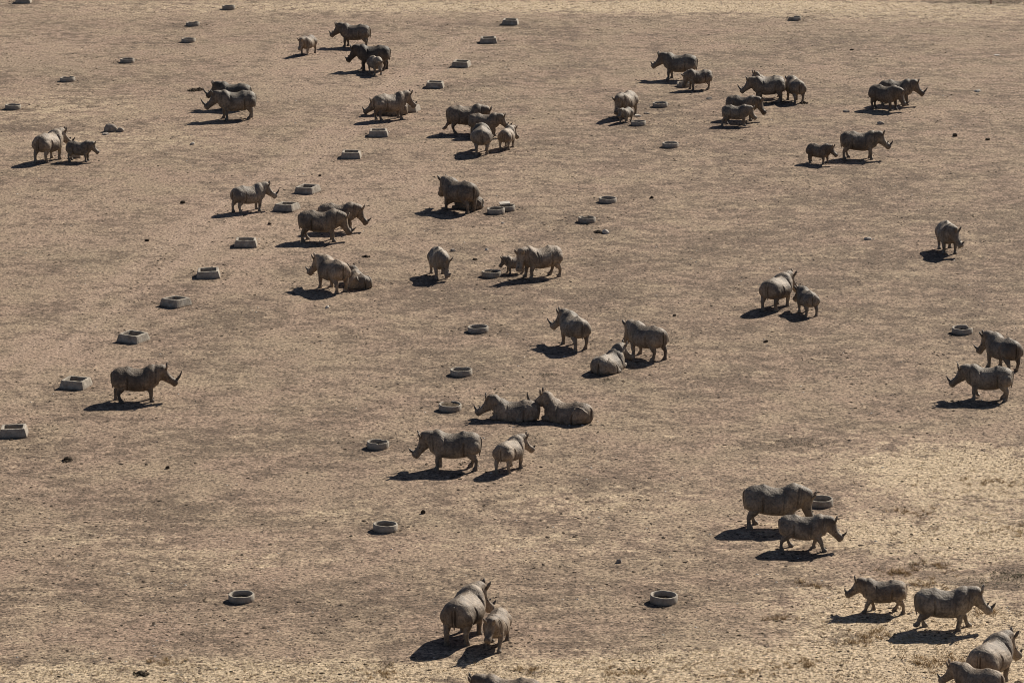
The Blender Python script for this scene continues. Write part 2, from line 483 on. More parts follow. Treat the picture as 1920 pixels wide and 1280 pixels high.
def build_rhino(name, pose):
    """returns (body mesh, horn meshes, eye meshes)"""
    lying = pose.get('lying', False)
    calf = pose.get('calf', 0.0)          # 0 adult .. 1 small calf
    fat = pose.get('fat', .95 + .10 * ((pose.get('seed', 0) * 7) % 11) / 10)
    yaw = R(pose.get('yaw', 0)); np_, hp = R(pose.get('neck', 4) + 5), R(max(pose.get('head', -30) - 8, -74))
    dz = -0.76 if lying else 0.0
    lenf = 1 - 0.10 * calf
    S = Shape()
    # torso
    n = 28
    th = np.linspace(0, 2 * np.pi, n, endpoint=False)
    rs = []
    for x, zt, zb, w in crom(TORSO, 3):
        zm = zb + (zt - zb) * (0.46 if not lying else 0.40)
        w = max(w * fat * (1 - .06 * calf), .03)
        if lying: w *= 1.10 if zb < .7 else 1.04
        c, s = np.cos(th), np.sin(th)
        q = .25 + .75 / (1 + math.exp(-(x + .75) / .07)) / (1 + math.exp((x - .52) / .05))   # roof-shaped back between hips and shoulders
        y = w * np.sign(c) * np.where(s > 0, np.abs(c) ** (.88 + .42 * q), np.abs(c) ** .9)
        z = np.where(s > 0, zm + (zt - zm) * np.abs(s) ** (.90 + .22 * q), zm - (zm - zb) * np.abs(s) ** 0.9)
        ridge = 0.022 + 0.042 * math.exp(-((x + .40) / .13) ** 2) * (1 - .5 * calf)
        z = z + np.where(s > 0, ridge * np.exp(-(y / .11) ** 2), 0)
        # flatten between back ridge and flank
        rs.append(np.stack([np.full(n, x * lenf), y, z + dz], 1))
    S.rings([r for r in rs])
    # neck and head as one loft
    hs = 1.0 - .04 * calf
    P0 = np.array([.93 * lenf, 0, 1.33 + dz * .74])
    nd = dirv(np_, yaw * .45)
    Hb = P0 + nd * .47 * (1 - .15 * calf)
    hd = dirv(hp, yaw)
    L = .91 * hs * (1 - .10 * calf)
    hump = 1 - .35 * calf
    ringdef = [  # centre, pitch, yaw, up, down, w
        (np.array([.78 * lenf, 0, 1.25 + dz * .95]), 0, 0, .48, .50, .46),
        (P0 + nd * .10, np_ * .3, yaw * .2, .44, .44, .41),
        (P0 + nd * .28, np_ * .7 + hp * .1, yaw * .45, .38 + .06 * hump, .42, .355),
        (P0 + nd * .42, np_ * .5 + hp * .45, yaw * .7, .34 + .06 * hump, .38, .30)]
    for t, u, d, w in [(.03, .275, .33, .250), (.12, .240, .345, .240), (.26, .170, .340, .220), (.42, .115, .300, .195), (.56, .090, .275, .182),
                       (.70, .100, .245, .172), (.82, .130, .240, .175), (.92, .140, .240, .180), (1.0, .10, .215, .165), (1.045, .04, .12, .10)]:
        ringdef.append((Hb + hd * L * t, hp, yaw, u * hs * 1.04, d * hs * 1.08, w * hs * 1.05))
    rows = []
    for c, p, y, u, d, w in ringdef:
        rows.append([*c, p, y, u, d, w])
    rs = []
    n = 22
    th = np.linspace(0, 2 * np.pi, n, endpoint=False)
    for q in crom(rows, 3):
        c = q[:3]; p, y, u, d, w = q[3:]
        l = np.array([-math.sin(y), math.cos(y), 0])
        f = dirv(p, y)
        up = np.cross(f, l)
        if lying: pass
        cc, ss = np.cos(th), np.sin(th)
        hgt = np.where(ss > 0, u * np.abs(ss) ** .95, -d * np.abs(ss) ** .85)
        rs.append(c + np.outer(w * np.sign(cc) * np.abs(cc) ** .9, l) + np.outer(hgt, up))
    S.rings(rs)
    hl = np.array([-math.sin(yaw), math.cos(yaw), 0]); hu = np.cross(hd, hl)
    # brow ridges
    for sy in (-1, 1):
        c = Hb + hd * L * .40 + hl * sy * .155 * hs + hu * .03
        S.tube([[*(c - hd * .09), .02, .02], [*(c - hd * .04), .052, .05], [*(c + hd * .04), .052, .05], [*(c + hd * .1), .015, .015]], 10, 2, hl)
    # legs
    sw = pose.get('legs', ((0, 0), (0, 0), (0, 0), (0, 0)))   # FL, FR, HL, HR: (dx, lift)
    if not lying:
        FL = [(.72, .29, 1.18, .31, .19), (.72, .36, .92, .27, .175), (.69, .375, .73, .205, .155), (.73, .37, .56, .145, .132),
              (.76, .355, .42, .126, .120), (.745, .35, .27, .098, .100), (.75, .35, .15, .104, .106), (.785, .35, .055, .148, .138), (.80, .35, -.01, .155, .144)]
        HL = [(-.84, .26, 1.30, .36, .22), (-.84, .38, 1.10, .38, .285), (-.79, .40, .87, .31, .225), (-.84, .385, .68, .215, .165),
              (-.965, .37, .49, .128, .120), (-.965, .36, .34, .094, .100), (-.935, .36, .18, .098, .102), (-.885, .36, .06, .146, .138), (-.87, .36, -.01, .155, .144)]
        slim = .93
        for k, (base, sy) in enumerate(((FL, 1), (FL, -1), (HL, 1), (HL, -1))):
            dx, lift = sw[k]
            P = []
            for (x, y, z, r1, r2) in base:
                w = min(max((1.0 - z) / 1.0, 0), 1)
                P.append([x * lenf + dx * w ** 1.15, sy * y * (0.97 if fat < 1.05 else 1.0), z + lift * w ** 3, r1 * (1 + .06 * calf) * (slim if z < .7 else 1), r2 * (1 + .06 * calf) * (slim if z < .7 else 1)])
            if lift > 0:      # foot tips backward when lifted
                P[-1][0] -= .16; P[-1][2] += .06; P[-2][0] -= .12; P[-2][2] += .0
            S.tube(P, 14, 3)
    else:
        for sy in (1, -1):
            S.tube([(.62, sy * .34, .55, .27, .2), (.62, sy * .44, .34, .25, .18), (.72, sy * .48, .17, .17, .15), (1.02, sy * .46, .13, .13, .125),
                    (1.22, sy * .42, .12, .12, .12), (1.10, sy * .36, .08, .10, .10), (.92, sy * .33, .07, .11, .11)], 14, 3)
            S.tube([(-.88, sy * .32, .66, .36, .22), (-.76, sy * .50, .46, .40, .21), (-.50, sy * .64, .28, .28, .17), (-.24, sy * .70, .15, .17, .13)], 14, 3)
            S.tube([(-.90, sy * .55, .18, .14, .12), (-.62, sy * .70, .10, .10, .1), (-.32, sy * .76, .09, .10, .1), (-.08, sy * .78, .07, .14, .12)], 12, 3)
    me0 = mesh_from('tmp', S.v, S.f, M_SKIN)
    tmp = bpy.data.objects.new('tmp', me0)
    COL.objects.link(tmp)
    rm = tmp.modifiers.new('r', 'REMESH'); rm.mode = 'VOXEL'; rm.voxel_size = pose.get('vox', .029); rm.use_smooth_shade = True
    sm = tmp.modifiers.new('s', 'SMOOTH'); sm.factor = .5; sm.iterations = 4
    dg = bpy.context.evaluated_depsgraph_get()
    ev = tmp.evaluated_get(dg)
    me = bpy.data.meshes.new_from_object(ev)
    bpy.data.objects.remove(tmp)
    bpy.data.meshes.remove(me0)
    nv = len(me.vertices)
    co = np.empty(nv * 3, np.float32); me.vertices.foreach_get('co', co); co = co.reshape(-1, 3).astype(float)
    no = np.empty(nv * 3, np.float32); me.vertices.foreach_get('normal', no); no = no.reshape(-1, 3).astype(float)
    x, y, z = co[:, 0] / lenf, co[:, 1], co[:, 2] - dz
    ay = np.abs(y)
    def band(v, lo, hi, e=.08):
        return 1 / (1 + np.exp(-(v - lo) / e * 3)) * 1 / (1 + np.exp((v - hi) / e * 3))
    def gr(v, w):
        return np.exp(-(v / w) ** 2)
    D = np.zeros(nv)
    side = band(ay, .22, 9)
    D -= .12 * gr(x - (-.46 - .12 * (z - 1.0) ** 2), .042) * band(z, .50, 1.32) * side        # flank fold
    D -= .055 * gr(x - (.40 + .10 * (z - 1.1)), .034) * band(z, .72, 1.50) * side              # fold behind the shoulder
    D -= .065 * gr(x - (1.00 + .10 * (z - 1.3)), .03) * band(z, .9, 1.62) * (x < 1.12)         # neck folds
    D -= .040 * gr(x - (1.12 + .12 * (z - 1.3)), .025) * band(z, .9, 1.60) * (x < 1.22) * (1 if abs(yaw) < .3 else .3)
    D -= .15 * gr(y, .06) * band(x, -9, -1.12, .05) * band(z, .5, 1.33)                        # between the buttocks
    sd = px_seed(pose)
    rib = (.5 + .5 * np.sin(x * 2 * np.pi / .12 + z * .4 + 1.1 * np.sin(x * 9 + sd))) * (.55 + .45 * np.sin(x * 6 + sd + z * 3))
    D -= pose.get('ribs', 1.0) * .011 * rib * band(x, -.34, .36, .05) * band(z, .85, 1.28) * side
    D -= .030 * gr(z - (.80 + .15 * (x + .8)), .03) * band(x, -1.3, -.55) * side                # thigh crease
    D -= .018 * gr(z - .74, .025) * band(x, .55, .95, .05) * side
    D += .007 * np.sin(x * 7.3 + z * 5.1 + sd) * np.sin(y * 6.1 + z * 4.3 + x * 3.0)
    co = co + no * D[:, None]
    co[:, 2] = np.maximum(co[:, 2], 0.0)
    V = [tuple(v) for v in co]
    F = [tuple(p.vertices) for p in me.polygons]
    bpy.data.meshes.remove(me)
    # ears and tail belong to the same skin
    E = Shape()
    eo = pose.get('ears', 1.0)
    for sy in (-1, 1):
        b = Hb + hd * L * .05 + hl * sy * .15 * hs + hu * .20 * hs
        d = hu * .80 + hl * sy * (.42 * eo) - hd * .30 + np.array([0, 0, .35])
        d /= np.linalg.norm(d)
        q = b + d * .13; tpt = b + d * .27
        E.tube([[*(b - d * .06), .055, .055], [*b, .055, .055], [*(b + d * .09), .055, .082], [*(b + d * .20), .060, .096], [*(b + d * .29), .040, .062], [*(b + d * .36), .008, .012]],
               10, 2, np.cross(d, hd) + 1e-3)
    tx = -1.235 * lenf
    ts = pose.get('tail', 0.0)
    if not lying:
        E.tube([(tx + .06, 0, 1.50, .06, .05), (tx - .02, ts * .05, 1.38, .05, .042), (tx - .035, ts * .12, 1.15, .036, .034), (tx - .01, ts * .22, .92, .028, .028),
                (tx + .03, ts * .30, .76, .032, .036), (tx + .05, ts * .34, .64, .010, .012)], 8, 3)
    else:
        E.tube([(tx + .06, 0, 1.50 + dz, .06, .05), (tx - .035, .02, 1.36 + dz, .05, .042), (tx - .03, .06, 1.1 + dz, .034, .03), (tx + .01, .12, .8 + dz, .026, .026),
                (tx + .05, .2, .60 + dz, .02, .02)], 8, 3)
    o = len(V)
    V += E.v
    F += [tuple(i + o for i in f) for f in E.f]
    body = mesh_from(name, V, F, M_SKIN)
    horns = []
    fh, rh = [q * 1.15 for q in pose.get('horn', (.42, .20))]
    for t, up, ln, r, bend in ((.85, .10, fh, .076, .50), (.62, .06, rh, .066, .12)):
        if ln <= 0: continue
        r = min(r, ln * .32)
        b = Hb + hd * L * t + hu * up * hs
        H = Shape(); P = []
        pos = b - hu * .03
        ang0 = R(12) if t > .8 else R(2)
        m = 6
        for k in range(m + 1):
            q = k / m
            P.append([*pos, r * (1 - q) ** .75 * (1 + .1 * (k == 0)) + .008, r * .85 * (1 - q) ** .75 + .008])
            a = ang0 - bend * q * (1.5 if t > .8 else 1)
            dd = hu * math.cos(a) + hd * math.sin(a)
            pos = pos + dd * ln / m
        H.tube(P, 12, 2, hl)
        horns.append(mesh_from('horn', H.v, H.f, M_HORN))
    eyes = []
    for sy in (-1, 1):
        c = Hb + hd * L * .44 + hl * sy * .198 * hs + hu * .0
        Eh = Shape(); a = hd * .032
        Eh.tube([[*(c - a), .006, .006], [*(c - a * .6), .022, .022], [*c, .027, .027], [*(c + a * .6), .022, .022], [*(c + a), .006, .006]], 8, 2, hl)
        eyes.append(mesh_from('eye', Eh.v, Eh.f, M_EYE))
    return body, horns, eyes


ST = ((0, 0), (0, 0), (0, 0), (0, 0))
W1 = ((.30, 0), (-.28, 0), (-.20, 0), (.24, 0))
W2 = ((-.28, 0), (.32, 0), (.26, 0), (-.22, 0))
W3 = ((.36, 0), (-.22, 0), (.14, 0), (-.24, .30))      # hind foot lifted (right)
W4 = ((.30, 0), (-.26, 0), (-.42, .26), (.18, 0))
SH = ((.05, 0), (-.10, 0), (-.12, 0), (.14, 0))
SI = ((-.10, 0), (.06, 0), (.16, 0), (-.10, 0))
GROUP = 'white rhinos standing about the dry paddock'
# px, py (between the feet), heading, size, tint, pose, label
RH = [
    (666, 88, 165, .99, .85, dict(yaw=4, neck=6, head=-34, legs=SH, horn=(.24, .16), tail=-1), 'adult rhino facing left behind the darkest rhino, farthest of the four at the top'),
    (577, 101.5, 243, .80, 1.25, dict(yaw=-6, neck=-6, head=-50, legs=SH, horn=(.1, 0), calf=.6), 'pale young rhino facing the camera alone at the top left of its group'),
    (700, 131.5, 178, 1.05, .42, dict(yaw=2, neck=0, head=-44, legs=SI, horn=(.22, .16), tail=-.6), 'nearly black adult rhino facing left, muzzle low, a calf beside its hind legs'),
    (704, 138.5, 292, .74, 1.2, dict(yaw=-8, neck=-20, head=-68, legs=SH, horn=(.08, 0), calf=.8), 'pale calf with its head down against the nearly black rhino'),
    (440, 204, 161, 1.03, .65, dict(yaw=10, neck=6, head=-34, legs=ST, horn=(.50, .16)), 'dark rhino half hidden behind another rhino, both facing left, beside a dung heap'),
    (444, 223, 186, 1.12, .95, dict(yaw=4, neck=2, head=-34, legs=SI, horn=(.50, .12)), 'long-horned rhino facing left in front of a darker rhino'),
    (92, 301, 56, 1.08, 1.2, dict(yaw=-44, neck=8, head=-36, legs=SH, horn=(.30, .18)), 'adult rhino with sunlit back at the far left, its head turned over a smaller rhino'),
    (149, 302, 342, .76, .9, dict(yaw=8, neck=0, head=-40, legs=ST, horn=(.08, 0), calf=.7, tail=0), 'smaller hornless rhino facing right beside the sunlit adult at the far left'),
    (734, 214, 180, .96, .9, dict(lying=True, yaw=4, neck=-10, head=-30, horn=(.28, .08)), 'rhino lying behind a standing one, only its head and horn showing to the left'),
    (731, 224, 27, 1.04, 1.1, dict(yaw=-6, neck=10, head=-42, legs=((.1, 0), (-.05, 0), (0, 0), (.05, 0)), horn=(.22, .14), ribs=1.6), 'bulky rhino facing right in front of a square trough and a lying rhino'),
    (873, 249, 6, 1.08, .95, dict(yaw=-8, neck=-14, head=-52, legs=W4, horn=(.4, .2), ribs=1.6), 'big rhino striding right with one hind foot lifted, rearmost of a tight group of four'),
    (908, 256, 356, .90, .9, dict(yaw=0, neck=-4, head=-38, legs=SH, horn=(.34, .18)), 'rhino facing right between the striding rhino and the one seen from behind'),
    (903, 286, 91, 1.02, 1.1, dict(yaw=6, neck=-12, head=-60, legs=SH, horn=(.3, .2), fat=1.12), 'round-bellied rhino seen squarely from behind, lowest of the tight group of four'),
    (951, 278, 74, .80, 1.25, dict(yaw=-52, neck=-2, head=-46, legs=SH, horn=(.1, 0), calf=.5), 'pale hornless young rhino seen from behind, its head turned right'),
    (1275, 149, 168, 1.06, .85, dict(yaw=4, neck=4, head=-32, legs=SH, horn=(.22, .16), fat=1.05), 'dark rhino facing left behind a smaller rhino that feeds'),
    (1311, 168, 192, .82, 1.0, dict(yaw=4, neck=-30, head=-64, legs=SI, horn=(.06, 0), calf=.4), 'smaller rhino with its muzzle down at a round trough below a dark rhino'),
    (1173, 219, 247, 1.0, 1.1, dict(yaw=-4, neck=-10, head=-62, legs=SH, horn=(.2, .12)), 'sunlit cow rhino facing the camera, head lowered over a tiny calf'),
    (1173, 229, 238, .58, 1.2, dict(yaw=10, neck=0, head=-30, legs=SI, horn=(0, 0), calf=1.0), 'smallest calf, standing under the head of its mother beside a round trough'),
    (1442, 183, 190, .90, 1.0, dict(yaw=14, neck=54, head=-26, legs=ST, horn=(.26, .16)), 'rhino hidden behind another, only the top of its head rising above'),
    (1440, 191, 186, 1.0, .85, dict(yaw=2, neck=-2, head=-34, legs=SI, horn=(.42, .14)), 'horned rhino facing left with another rhino peering over its back'),
    (1491, 190, 108, .94, .95, dict(yaw=8, neck=-4, head=-50, legs=SH, horn=(.2, .1)), 'rhino seen from behind at the right end of a group of five'),
    (1391, 224, 340, .95, .7, dict(yaw=-6, neck=-8, head=-46, legs=SI, horn=(.14, .1)), 'dark rhino behind the walking one, head low to the right, in the group of five'),
    (1379, 235, 356, .80, 1.0, dict(yaw=-4, neck=-8, head=-44, legs=((-.05, 0), (.12, 0), (.1, 0), (-.34, 0)), horn=(.10, 0), calf=.3), 'small-horned rhino walking right, nearest of the group of five'),
    (1680, 196, 0, 1.0, .72, dict(yaw=-4, neck=2, head=-36, legs=SI, horn=(.42, .12), tail=0), 'rhino with long raised horn behind another at the upper right, both facing right'),
    (1658, 205, 330, .97, .65, dict(yaw=8, neck=-16, head=-56, legs=SH, horn=(.36, .1)), 'near-black rhino with lowered head in front of a longer-horned rhino, upper right'),
    (1535, 306, 334, .74, .85, dict(yaw=0, neck=2, head=-34, legs=SH, horn=(.10, 0), calf=.7), 'calf with pricked ears facing right behind the rump of its mother'),
    (1611, 297, 358, 1.03, .9, dict(yaw=-4, neck=2, head=-34, legs=SI, horn=(.32, .16)), 'adult rhino facing right with a calf standing behind its rump'),
    (1776, 471, 281, 1.0, 1.1, dict(yaw=46, neck=-2, head=-44, legs=SH, horn=(.24, .12)), 'lone rhino near the right edge facing the camera, its head turned to the right'),
    (466, 396, 28, .94, 1.15, dict(yaw=-24, neck=10, head=-32, legs=SH, horn=(.42, .12)), 'horned rhino facing right beside two square troughs, left of centre'),
    (634, 433, 358, .98, .85, dict(yaw=-6, neck=-16, head=-48, legs=SH, horn=(.34, .06)), 'rhino grazing behind a bigger grazing rhino, both facing right'),
    (600, 451, 357, 1.06, .9, dict(yaw=-4, neck=-20, head=-52, legs=SI, horn=(.34, .12)), 'big rhino grazing to the right in front of another grazing rhino'),
    (862, 395, 134, 1.10, .72, dict(yaw=-18, neck=6, head=-48, legs=SH, horn=(.3, .1), fat=1.05), 'big dark rhino facing away to the left, standing over a lying rhino'),
    (879, 390, 165, .80, .75, dict(lying=True, yaw=0, neck=0, head=-30, horn=(.1, 0), calf=.5), 'young rhino lying in the shade behind the legs of the big dark rhino'),
    (624, 543, 121, 1.05, 1.1, dict(yaw=42, neck=2, head=-42, legs=SH, horn=(.24, .14)), 'rhino facing away to the left beside a smaller rhino lying down'),
    (673, 537, 112, .84, 1.05, dict(lying=True, yaw=0, neck=10, head=-20, horn=(.1, 0), calf=.4, fat=1.05), 'small rhino lying with its rump to the camera beside a standing rhino'),
    (824, 518, 280, .95, 1.2, dict(yaw=42, neck=-26, head=-66, legs=SI, horn=(.2, .1)), 'rhino grazing alone with its head down toward the camera, left of a round trough'),
    (966, 512, 190, .58, 1.0, dict(yaw=4, neck=2, head=-46, legs=SI, horn=(.04, 0), calf=1.0), 'little calf standing between a round trough and the head of its mother'),
    (1015, 519, 203, 1.04, 1.25, dict(yaw=50, neck=0, head=-52, legs=((0, 0), (.1, 0), (-.1, 0), (.22, 0)), horn=(.16, .12), ribs=2.0), 'ribby pale rhino facing left and toward the camera with a calf at its head'),
    (1456, 577, 64, 1.04, 1.1, dict(yaw=-34, neck=8, head=-44, legs=SH, horn=(.24, .14), fat=1.1), 'bulky rhino seen from behind touching heads with a calf'),
    (1513, 588, 112, .80, 1.0, dict(yaw=22, neck=-4, head=-42, legs=SI, horn=(.06, 0), calf=.5), 'calf touching heads with a bulky rhino, its rump to the camera'),
    (1880, 692, 126, 1.02, .9, dict(yaw=36, neck=4, head=-50, legs=SH, horn=(.3, .0)), 'rhino at the right edge half hidden behind a rhino facing left'),
    (1853, 748, 178, 1.0, .95, dict(yaw=4, neck=-2, head=-36, legs=((.0, 0), (-.12, .16), (-.03, 0), (.12, 0)), horn=(.34, .12), tail=.6), 'rhino facing left, one forefoot raised, in front of another at the right edge'),
    (1077, 650, 112, 1.02, 1.1, dict(yaw=52, neck=8, head=-38, legs=SH, horn=(.42, .14)), 'horned rhino seen from behind with its head turned left, right of centre'),
    (1213, 670, 136, 1.04, 1.0, dict(yaw=-22, neck=-2, head=-52, legs=SI, horn=(.2, .1)), 'rhino facing away to the left behind a lying rhino'),
    (1141, 694, 62, .98, 1.15, dict(lying=True, yaw=-32, neck=14, head=-28, horn=(.36, .12)), 'rhino lying alone with its rump to the camera, horn pointing up to the right'),
    (967, 784, 176, .98, 1.05, dict(lying=True, yaw=4, neck=2, head=-28, horn=(.28, .14)), 'left one of two rhinos lying side by side, nose pointing left'),
    (1066, 788, 158, 1.03, 1.0, dict(lying=True, yaw=4, neck=24, head=-14, horn=(.46, .1), fat=1.05), 'right one of two rhinos lying side by side, horn over the back of the other'),
    (852, 878, 177, 1.05, .95, dict(yaw=6, neck=-4, head=-46, legs=SH, horn=(.30, .12), tail=.5), 'rhino with lowered head facing left beside a round trough and a pale calf'),
    (956, 880, 62, .86, 1.2, dict(yaw=-50, neck=6, head=-36, legs=SH, horn=(.2, .08), calf=.3), 'pale half-grown rhino walking away to the right behind the rump of an adult'),
    (256, 751, 1, 1.03, .9, dict(yaw=-2, neck=6, head=-30, legs=((0, 0), (0, 0), (-.16, 0), (.10, 0)), horn=(.52, .10)), 'lone long-horned rhino facing right at the left of the picture beside a square trough'),
    (1450, 987, 2, 1.12, 1.0, dict(yaw=-6, neck=-22, head=-66, legs=((.1, 0), (-.1, 0), (.14, 0), (-.12, 0)), horn=(.3, .1), tail=.6, ribs=1.6), 'largest rhino, grazing by a round trough, behind a smaller walking rhino'),
    (1506, 1029, 358, .90, 1.0, dict(yaw=-2, neck=-10, head=-42, legs=W2, horn=(.32, .08), tail=1), 'horned rhino walking right just in front of the largest rhino'),
    (1656, 1146, 182, .80, 1.05, dict(yaw=2, neck=8, head=-30, legs=W1, horn=(.22, .10), calf=.2), 'half-grown rhino walking left near the rump of a larger one going right'),
    (1769, 1178, 8, 1.0, 1.1, dict(yaw=-10, neck=6, head=-38, legs=W3, horn=(.30, .16), ribs=1.6, tail=-.6), 'rhino striding right near the lower right corner with one hind foot lifted'),
    (1857, 1282, 68, 1.05, 1.2, dict(yaw=-36, neck=4, head=-46, legs=SH, horn=(.2, .12), fat=1.08), 'sunlit rhino seen from behind at the lower right corner, head turned right'),
    (1834, 1317, 156, .84, 1.0, dict(yaw=10, neck=4, head=-36, legs=SI, horn=(.24, .10), calf=.2), 'small-horned rhino facing left at the bottom edge, right corner, legs cut off'),
    (871, 1196, 71, 1.12, 1.0, dict(yaw=-44, neck=8, head=-48, legs=SH, horn=(.24, .16), fat=1.05), 'big rhino seen from behind looking right over a smaller rhino, bottom centre'),
    (931, 1210, 259, .84, 1.15, dict(yaw=-8, neck=6, head=-40, legs=W1, horn=(.10, .05), calf=.4, ears=1.4), 'young rhino walking toward the camera beside the big one, bottom centre'),
    (958, 1350, 170, 1.0, .95, dict(yaw=6, neck=2, head=-44, legs=SH, horn=(.3, .12)), 'rhino at the bottom edge showing only its back and ears'),
]
for (px, py, hd_, sc, tint, pose, label) in RH:
    if py < 330: pose['vox'] = .038
    pose['seed'] = px % 17
    body, horns, eyes = build_rhino('rhinoceros', pose)
    o = link('rhinoceros', body)
    p = gp(px, py)
    # a heading of the photograph is measured from the line of sight at that spot
    o.location = (p.x, p.y, -.012)
    o.rotation_euler = (0, 0, R(hd_) - math.atan2(p.x, p.y))
    far = 1 + .05 * max(0.0, 1 - py / 640)
    o.scale = (sc * far, sc * far, sc * far * (1.05 + .04 * max(0.0, 1 - py / 640)))
    w = 1.0 + random.uniform(-.05, .05)
    w2 = 1.0 + random.uniform(-.10, .12)
    o.color = (tint * w * w2, tint * w2, tint / w * w2, 1)
    tag(o, label, 'rhino', GROUP)
    for h in horns: link('horn', h, o)
    if py > 330:
        for e in eyes: link('eye', e, o)


# ------------------------------------------------------------------ troughs
def litter_disc(r, z, n=20, rough=.05, square=False, seed=0):
    rg = random.Random(seed)
    V, F = [(0, 0, z + rg.uniform(-.02, .05))], []
    for k, q in enumerate((.35, .7, 1.0)):
        for j in range(n):
            a = 2 * math.pi * j / n
            rr = r * q
            if square:
                rr = r * q / max(abs(math.cos(a)), abs(math.sin(a)))
            V.append((rr * math.cos(a), rr * math.sin(a), z + rg.uniform(-rough, rough) * (1 if k < 2 else .4)))
    for j in range(n):
        F.append((0, 1 + j, 1 + (j + 1) % n))
        for k in range(2):
            a = 1 + k * n + j; b = 1 + k * n + (j + 1) % n
            F.append((a, a + n, b + n, b))
    return V, F


def square_trough(px, py, yaw, label, fill=.10, w=1.0):
    rg = random.Random(int(px * 7 + py))
    prof = [(.725, 0), (.73, .03), (.625, .43), (.60, .45), (.50, .45), (.485, .435), (.475, .05)]
    V, F = [], []
    K = 8
    for r, z in prof:
        for s in range(4):
            for k in range(K):
                t = -1 + 2 * k / K
                c = [(t, -1), (1, t), (-t, 1), (-1, -t)][s]
                rr = r * w
                j = rg.uniform(-.006, .006)
                cut = .965 if k == 0 else 1.0
                V.append((c[0] * rr * cut + j, c[1] * rr * .96 * cut + j, z + rg.uniform(-.006, .006) * (z > .1)))
    n = 4 * K
    for i in range(len(prof) - 1):
        for j in range(n):
            a = i * n + j; b = i * n + (j + 1) % n
            F.append((a, b, b + n, a + n))
    me = mesh_from('square_trough', V, F, M_CONC, False)
    o = link('square_trough', me)
    p = gp(px, py)
    o.location = (p.x, p.y, -.015)
    o.rotation_euler = (R(rg.uniform(-2, 2)), R(rg.uniform(-2, 2)), R(yaw))
    tag(o, label, 'trough', 'square tapered concrete feed troughs')
    V, F = litter_disc(.477 * w, fill, 24, .04, True, int(px))
    V = [(x, y * .96, z) for x, y, z in V]
    link('feed_litter', mesh_from('feed_litter', V, F, M_FEED), o)


def round_trough(px, py, label, fill=.10, notch=None, dia=1.17, h=.325, tilt=(0, 0), pale=1.0):
    rg = random.Random(int(px * 3 + py))
    n = 48
    ro = dia / 2
    prof = [(ro, 0), (ro + .004, .02), (ro, h - .02), (ro - .015, h), (ro - .075, h), (ro - .09, h - .02), (ro - .095, .03)]
    V, F = [], []
    ph = rg.uniform(0, 6)
    for r, z in prof:
        for j in range(n):
            a = 2 * math.pi * j / n
            wob = 1 + .006 * math.sin(3 * a + ph)
            zz = z
            if z > .1:
                zz += .006 * math.sin(5 * a + ph) + rg.uniform(-.004, .004)
                for (na, nw, nd) in (notch or []):
                    d = (math.degrees(a) - na + 180) % 360 - 180
                    if abs(d) < nw:
                        zz -= nd * min(1, (nw - abs(d)) / 6.0) * rg.uniform(.75, 1.1)
            V.append((r * wob * math.cos(a), r * wob * math.sin(a), zz))
    for i in range(len(prof) - 1):
        for j in range(n):
            a = i * n + j; b = i * n + (j + 1) % n
            F.append((a, b, b + n, a + n))
    me = mesh_from('round_trough', V, F, M_CONC, False)
    me.polygons.foreach_set('use_smooth', [i in (1, 5) for i in range(len(prof) - 1) for j in range(n)])
    o = link('round_trough', me)
    p = gp(px, py)
    o.location = (p.x, p.y, -.012)
    o.rotation_euler = (R(rg.uniform(-2.2, 2.2)), R(rg.uniform(-2.2, 2.2)), 0)
    k = rg.uniform(.96, 1.04); o.scale = (k, k, rg.uniform(.92, 1.08))
    tag(o, label, 'trough', 'round concrete feed rings')
    V, F = litter_disc(ro - .093, fill, 24, .05, False, int(px + 5))
    link('feed_litter', mesh_from('feed_litter', V, F, M_FEED), o)


for i, (px, py, yaw, label) in enumerate(SQ):
    square_trough(px, py + 2 + py * .0035, yaw, label, fill=.12 + .05 * ((i * 7) % 3))
for (px, py, label, fill, notch) in RT:
    round_trough(px, py + 1.5 + py * .0036, label, fill, notch)


# ------------------------------------------------------------------ rocks, dung and other single things
def rock_mesh(name, sx, sy, sz, mat, seed, sub=10, rough=.18, flat=0.0):
    rg = np.random.default_rng(seed)
    n, m = sub * 2, sub
    V, F = [], []
    fr = rg.normal(size=(7, 3)) * 2.2; ph = rg.uniform(0, 6, 7)
    planes = rg.normal(size=(6, 3)); planes /= np.linalg.norm(planes, axis=1)[:, None]
    for i in range(m + 1):
        for j in range(n):
            a, b = math.pi * i / m, 2 * math.pi * j / n
            d = np.array([math.sin(a) * math.cos(b), math.sin(a) * math.sin(b), math.cos(a)])
            r = 1 + rough * sum(math.sin(float(fr[k] @ d) + ph[k]) for k in range(7)) / 3
            for pl in planes:                      # broken facets
                q = float(d @ pl) * r
                if q > .72: r *= .72 / q
            p = d * r
            V.append((p[0] * sx, p[1] * sy, max(p[2] * sz + sz * .35, -.01)))
    for i in range(m):
        for j in range(n):
            a = i * n + j; b = i * n + (j + 1) % n
            F.append((a, a + n, b + n, b))
    return mesh_from(name, V, F, mat, False)


def single(name, px, py, sx, sy, sz, mat, label, cat, group=None, seed=0, rot=0, **kw):
    o = link(name, rock_mesh(name, sx, sy, sz, mat, seed or int(px), **kw))
    p = gp(px, py)
    o.location = p
    o.rotation_euler = (0, 0, R(rot))
    tag(o, label, cat, group)
    return o


